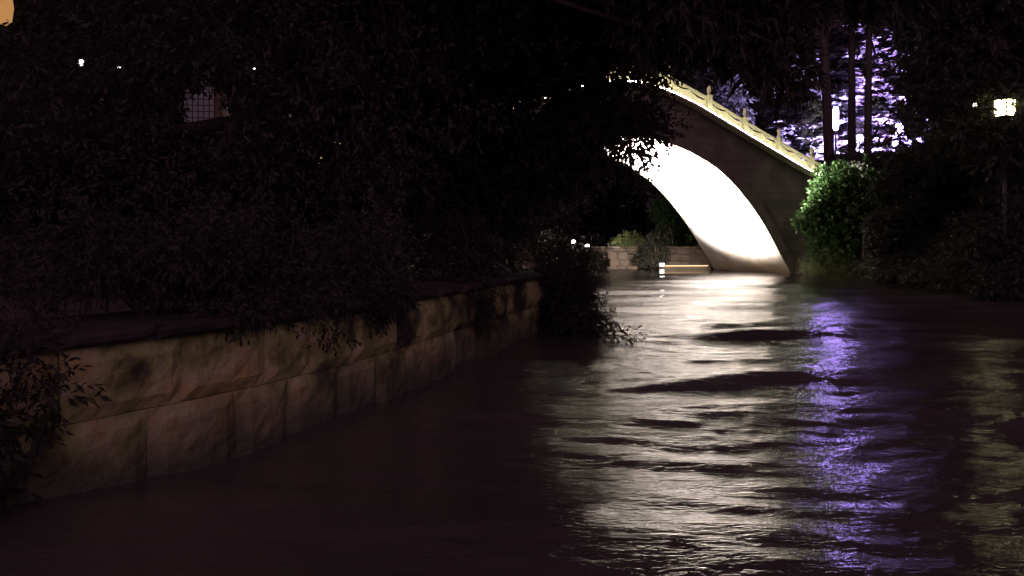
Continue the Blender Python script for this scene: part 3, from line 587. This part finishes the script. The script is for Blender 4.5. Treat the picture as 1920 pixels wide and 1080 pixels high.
# ------------------------------------------------------------------ seen through the arch
bush('green hedge shrub on the quay at the right side of the arch opening', (10.2, 47.2, 1.1), [(10.6, 47.3, 2.4, 1.2, .7, 1.5), (9.6, 47.4, 2.2, 1.0, .7, 1.2), (11.6, 47.2, 2.0, .9, .7, 1.0), (9.0, 47.4, 3.4, .9, .7, .9)], 1500, .17, .5, per=6, seed=71, mat='leaf_green', name='hedge_shrub', cat='shrub')
bush('round pale shrub under a white lamp on the quay', (6.9, 47.6, 1.1), [(6.9, 47.2, 1.5, .7, .5, .55), (7.5, 47.2, 1.2, .5, .5, .45), (6.3, 47.3, 1.3, .5, .4, .4)], 900, .14, .45, per=6, seed=72, mat='leaf_pale', name='pale_shrub', cat='shrub')
bush('black bush hanging over the quay left of the light strip', (8.4, 47.0, 1.1), [(8.1, 46.2, .9, .9, .4, .8), (7.6, 46.1, .5, .7, .35, .5), (8.7, 46.6, 1.9, .7, .5, .6)], 1300, .15, .5, per=6, seed=73, name='quay_bush', cat='bush', droop=.5)
m = MB()
for k in range(3):
    for j in range(2+(k == 0)): m.box((.55*(j-.5)+(k % 2)*.12, (k*.03), .22+.38*k-.1), (.52, .6, .37), .05*j)
o = m.build('stone_block_pier', 'quay'); o.location = (6.0, 45.9, -.15); tag(o, 'rough pinkish stacked stone pier at the water under the pale shrub', 'pier')
t_ = thing('lit_ledge', 'low stone ledge edged with a bright light strip at the quay foot', 'ledge', (9.9, 45.75, 0), math.atan2(-.16, 1))
m = MB()
for j in range(3): m.box((-1.0+.95*j, 0, .06), (.93, .7, .30+.02*j))
m.build('ledge_stone', 'quay', t_)
m = MB(); m.tube([(-1.45, -.37, .17), (1.2, -.37, .19)], .022, 6); m.build('light_strip', 'lit_strip_white', t_)
m = MB(); m.box((-1.35, -.34, .24), (.26, .12, .14)); m.build('end_lamp', 'lit_floor', t_)

for k, (px_, py_, lab) in enumerate(((1075, 453, 'left of two small white bollard lamps on the far quay'), (1101, 461, 'right of two small white bollard lamps on the far quay'))):
    x, y, z = at(px_, py_, 48.6); t_ = thing('bollard_light', lab, 'lamp', (x, y, 1.0), 0, 'bollard lamps on the far quay')
    m = MB(); m.lathe((0, 0, 0), [(.07, 0), (.06, z-1.12)], 8); m.build('post', 'metal', t_)
    m = MB(); m.lathe((0, 0, z-1.11), [(.07, 0), (.12, .05), (.12, .16), (.06, .2)], 10); m.build('glass', 'lit_floor', t_)
bush('black bush on the quay before the two bollard lamps', (3.4, 46.9, 1.1), [(3.2, 46.4, .9, 1.2, .4, .8), (4.6, 46.2, .6, .9, .35, .6), (2.0, 46.6, 1.2, 1.0, .4, .9)], 1500, .15, .5, per=6, seed=74, name='quay_bush', droop=.5)
def light(kind, name, parent, loc, power, color, size=.3, target=None, spot=None, blend=.5):
    ld = bpy.data.lights.new(name, kind); ld.energy = power; ld.color = color
    if kind == 'AREA': ld.shape = 'RECTANGLE'; ld.size, ld.size_y = size
    else: ld.shadow_soft_size = size
    if spot: ld.spot_size = R(spot); ld.spot_blend = blend
    o = bpy.data.objects.new(name, ld); COL.objects.link(o); o.location = loc
    if target is not None:
        from mathutils import Vector
        o.rotation_euler = (Vector(target)-Vector(loc)).to_track_quat('-Z', 'Y').to_euler()
    if parent: o.parent = parent
    return o
# ------------------------------------------------------------------ floodlights under and beside the arch
def B2W(x, y, z): return (13.88+x*math.cos(TH)-y*math.sin(TH), 40+x*math.sin(TH)+y*math.cos(TH), z)
def flood(label, loc, target, power, color, size=(.5, .3), grp='white floodlights of the bridge', kind='AREA', spot=None, mat='lit_floor', blend=.5, spread=None):
    d = np.array(target)-np.array(loc); rz = math.atan2(d[1], d[0]); el = math.atan2(d[2], math.hypot(d[0], d[1]))
    t = thing('floodlight', label, 'floodlight', loc, rz, grp); s0, s1 = size
    m = MB(); m.box((-.1, 0, 0), (.14, s0+.1, s1+.1)); m.box((-.1, 0, -s1/2-.12), (.06, s0*.6, .2)); h = m.build('housing', 'metal', t); h.rotation_euler = (0, -el, 0)
    g = MB(); g.box((-.02, 0, 0), (.02, s0, s1)); g = g.build('lens', mat, t); g.rotation_euler = (0, -el, 0)
    L = light(kind, 'lamp', t, (.04, 0, .0), power, color, size=(s0, s1) if kind == 'AREA' else .15, spot=spot, blend=blend)
    L.rotation_euler = (0, -math.pi/2-el, 0)
    if spread: L.data.spread = R(spread)
    return t
WH = (1.0, .90, .81)
flood('white floodlight at the foot of the arch hidden by the left bank, front one', B2W(-18.9, 2.2, .9), B2W(-6, 1.9, 4.5), 6300, WH, (.5, .3), spread=34)
flood('white floodlight at the foot of the arch hidden by the left bank, rear one', B2W(-18.9, 4.4, .9), B2W(-6, 2.4, 4.3), 5600, WH, (.5, .3), spread=30)
flood('small white floodlight on the left bank aimed at the green shrub', B2W(-20.5, -3.2, 1.4), B2W(.9, -2.8, 1.9), 3600, (1, .95, .72), (.35, .25), kind='SPOT', spot=26, blend=.6)

flood('tiny white spotlight on the quay lighting the pale round shrub', (5.6, 46.4, 1.35), (6.9, 47.2, 1.7), 90, (1, .97, .85), (.12, .1), kind='SPOT', spot=70)
# ------------------------------------------------------------------ violet park lights
VI = (.42, .28, 1.0)
def violet(label, px_, py_, Y, w, h, mat='lit_violet_soft'):
    x, y, z = at(px_, py_, Y); g = gz(x, Y)
    t = thing('park_light', label, 'lamp', (x, Y, g), 0, 'violet park lamps')
    m = MB(); m.tube([(0, 0, -.2), (0, 0, z-g-h/2)], .05, 8); m.build('post', 'metal', t)
    m = MB(); m.lathe((0, 0, z-g-h/2), [(w*.35, 0), (w*.5, h*.12), (w*.5, h*.88), (w*.3, h)], 12); m.build('glass', mat, t, smooth=True)
    return t
violet('tall column shaped violet white lamp beside the leaning trunk', 1567, 222, 50, .32, 1.4, 'lit_purple')
violet('small round violet lamp between the two straight trunks', 1612, 258, 50, .28, .36)
violet('large violet white lamp glimpsed through the leaf sprays', 1686, 243, 50, .42, .75)
violet('low round violet lamp beneath the large one', 1679, 269, 49.5, .34, .30)
for k, (x, y, tx, ty, tz, pw, col, lab) in enumerate((
        (20.4, 52.5, 21.0, 58, 9, 110000, (.46, .33, 1), 'violet uplight at the far left of the grove'),
        (22.2, 51.5, 22.4, 58, 11, 132000, (.42, .38, 1), 'blue uplight at the left of the lit grove'),
        (23.8, 50.5, 23.4, 56, 9, 167200, (.50, .27, 1), 'violet uplight under the brightest conifer'),
        (25.4, 51, 25.2, 58, 9, 140800, (.44, .29, 1), 'violet uplight behind the middle trunks'),
        (27.2, 51, 26.8, 57, 8, 123200, (.42, .29, 1), 'violet uplight under the right hand conifer'),
        (25.2, 61, 25.6, 67, 6, 132000, (.50, .36, 1), 'violet uplight at the back left of the grove'),
        (28.8, 61.5, 29.2, 67, 6, 114400, (.44, .31, 1), 'violet uplight at the back right of the grove'))):
    g = gz(x, y)
    flood(lab, (x, y, g+.3), (tx, ty, g+tz), pw, col, (.4, .3), grp='violet uplights in the grove', kind='SPOT', spot=95, mat='lit_purple', blend=.9)

# ------------------------------------------------------------------ lanterns
def lantern(label, loc, w, h, mat='lit_lantern', post=True, power=0):
    x, y, z = loc; g = gz(x, y) if post else z-h
    t = thing('lantern', label, 'lantern', (x, y, g), .35, 'square post lanterns'); zz = z-g
    if post:
        m = MB(); m.tube([(0, 0, -.2), (0, 0, .4), (0, 0, zz-h/2)], [.09, .06, .045], 8); m.build('post', 'metal', t)
    m = MB(); m.box((0, 0, zz), (w, w, h)); m.build('glass', mat, t)
    m = MB()
    for a in (-1, 1):
        for b2 in (-1, 1): m.box((a*w*.5, b2*w*.5, zz), (.035, .035, h+.02))
    for a in (-1, 1):
        for q in (-.28, 0, .28): m.box((a*w*.25, -w*.5-.012, zz+q*h), (w*.34, .02, .04)); m.box((w*.5+.012, a*w*.25, zz+q*h), (.02, w*.34, .04))
    m.box((0, 0, zz-h/2-.03), (w*1.15, w*1.15, .05)); m.build('frame', 'metal', t)
    m = MB(); m.lathe((0, 0, zz+h/2+.012), [(w*.85, 0), (w*.6, .08), (w*.25, .2), (.02, .26)], 4); m.build('cap', 'metal', t)
    return t
lantern('square yellow white lantern on a post at the right edge', at(1884, 203, 24.2), .40, .46)
lantern('small farther lantern half hidden in leaves left of the yellow one', at(1827, 197, 36), .26, .30, 'lit_small')

# ------------------------------------------------------------------ left: pavilion, lamps, orange lantern
pv = thing('pavilion', 'dim riverside pavilion with a lattice window among the trees', 'building', (-12.2, 29, 1.0), .12)
m = MB(); m.box((0, 2, 3.4), (10, 4, 7.2)); m.build('wall', 'plaster', pv)
m = MB(); m.add([(-5.9, -.9, 6.9), (5.9, -.9, 6.9), (5.9, 4.9, 6.9), (-5.9, 4.9, 6.9), (-4.6, 2, 9.0), (4.6, 2, 9.0)], [(0, 1, 5, 4), (1, 2, 5), (2, 3, 4, 5), (3, 0, 4), (0, 3, 2, 1)])
for k in range(30): m.tube([(-5.8+.4*k, -.92, 6.98), (-4.6+.4*k*.793, 1.95, 9.03)], .05, 5)
m.build('roof', 'tile', pv)
for cx_ in (-4.6, -1.5, 1.6, 4.7):
    m = MB(); m.lathe((cx_, -.35, -.6), [(.16, 0), (.13, .1), (.13, 7.4)], 10); m.build('column', 'timber', pv)
for cx_, w in ((.85, 1.55),):
    f = MB()
    for a in (-1, 1): f.box((cx_+a*(w/2+.05), -.03, 5.65), (.10, .08, 1.7)); f.box((cx_, -.03, 5.65+a*.84), (w+.2, .085, .10))
    for k in range(1, 8): f.box((cx_-w/2+w*k/8, -.035, 5.65), (.035, .03, 1.58))
    for k in range(1, 7): f.box((cx_, -.045, 4.85+1.6*k/7), (w, .03, .035))
    fo = f.build('window', 'timber', pv); p = MB(); p.box((cx_, -.005, 5.65), (w, .012, 1.6)); p.build('pane', 'lit_window', fo)
def bulb(label, px_, py_, Y, r, mat='lit_small'):
    x, y, z = at(px_, py_, Y); t = thing('hanging_lamp', label, 'lamp', (x, y, z), 0, 'small lamps among the left trees')
    m = MB(); m.lathe((0, 0, -r), [(r*.3, 0), (r*.85, r*.5), (r, r), (r*.8, r*1.6), (r*.3, r*2)], 10); m.build('globe', mat, t, smooth=True)
    m = MB(); m.lathe((0, 0, r), [(r*.5, 0), (r*.4, r*.5), (r*.1, r*.7)], 8); m.tube([(0, 0, r*1.5), (0, .05, 1.2)], .012, 5); m.build('cap', 'metal', t)
bulb('brightest small lamp among the left trees with a leaf across it', 151, 117, 27, .11)
bulb('round white lamp dot to the right of the brightest small one', 223, 125, 27, .07)
bulb('faint lamp speck highest of the dots above the lattice window', 477, 129, 27, .04)
bulb('pair of dim lamp specks below the brightest small lamp', 191, 186, 27, .05, 'lit_window')
x, y, z = at(-4, 12, 11.0)
t_ = thing('cloth_lantern', 'orange cloth lantern cut by the upper left corner', 'lantern', (x, y, z), 0)
m = MB(); m.lathe((0, 0, -.26), [(.09, 0), (.17, .08), (.19, .25), (.17, .42), (.09, .52)], 16); m.build('shade', 'paper_orange', t_, smooth=True)
m = MB(); m.lathe((0, 0, -.31), [(.09, 0), (.10, .05)], 12); m.lathe((0, 0, .26), [(.10, 0), (.06, .05)], 12); m.tube([(0, 0, .3), (0, 0, 1.4)], .008, 5); m.tube([(0, 0, -.31), (0, 0, -.5)], .02, 5); m.build('trim', 'timber', t_)
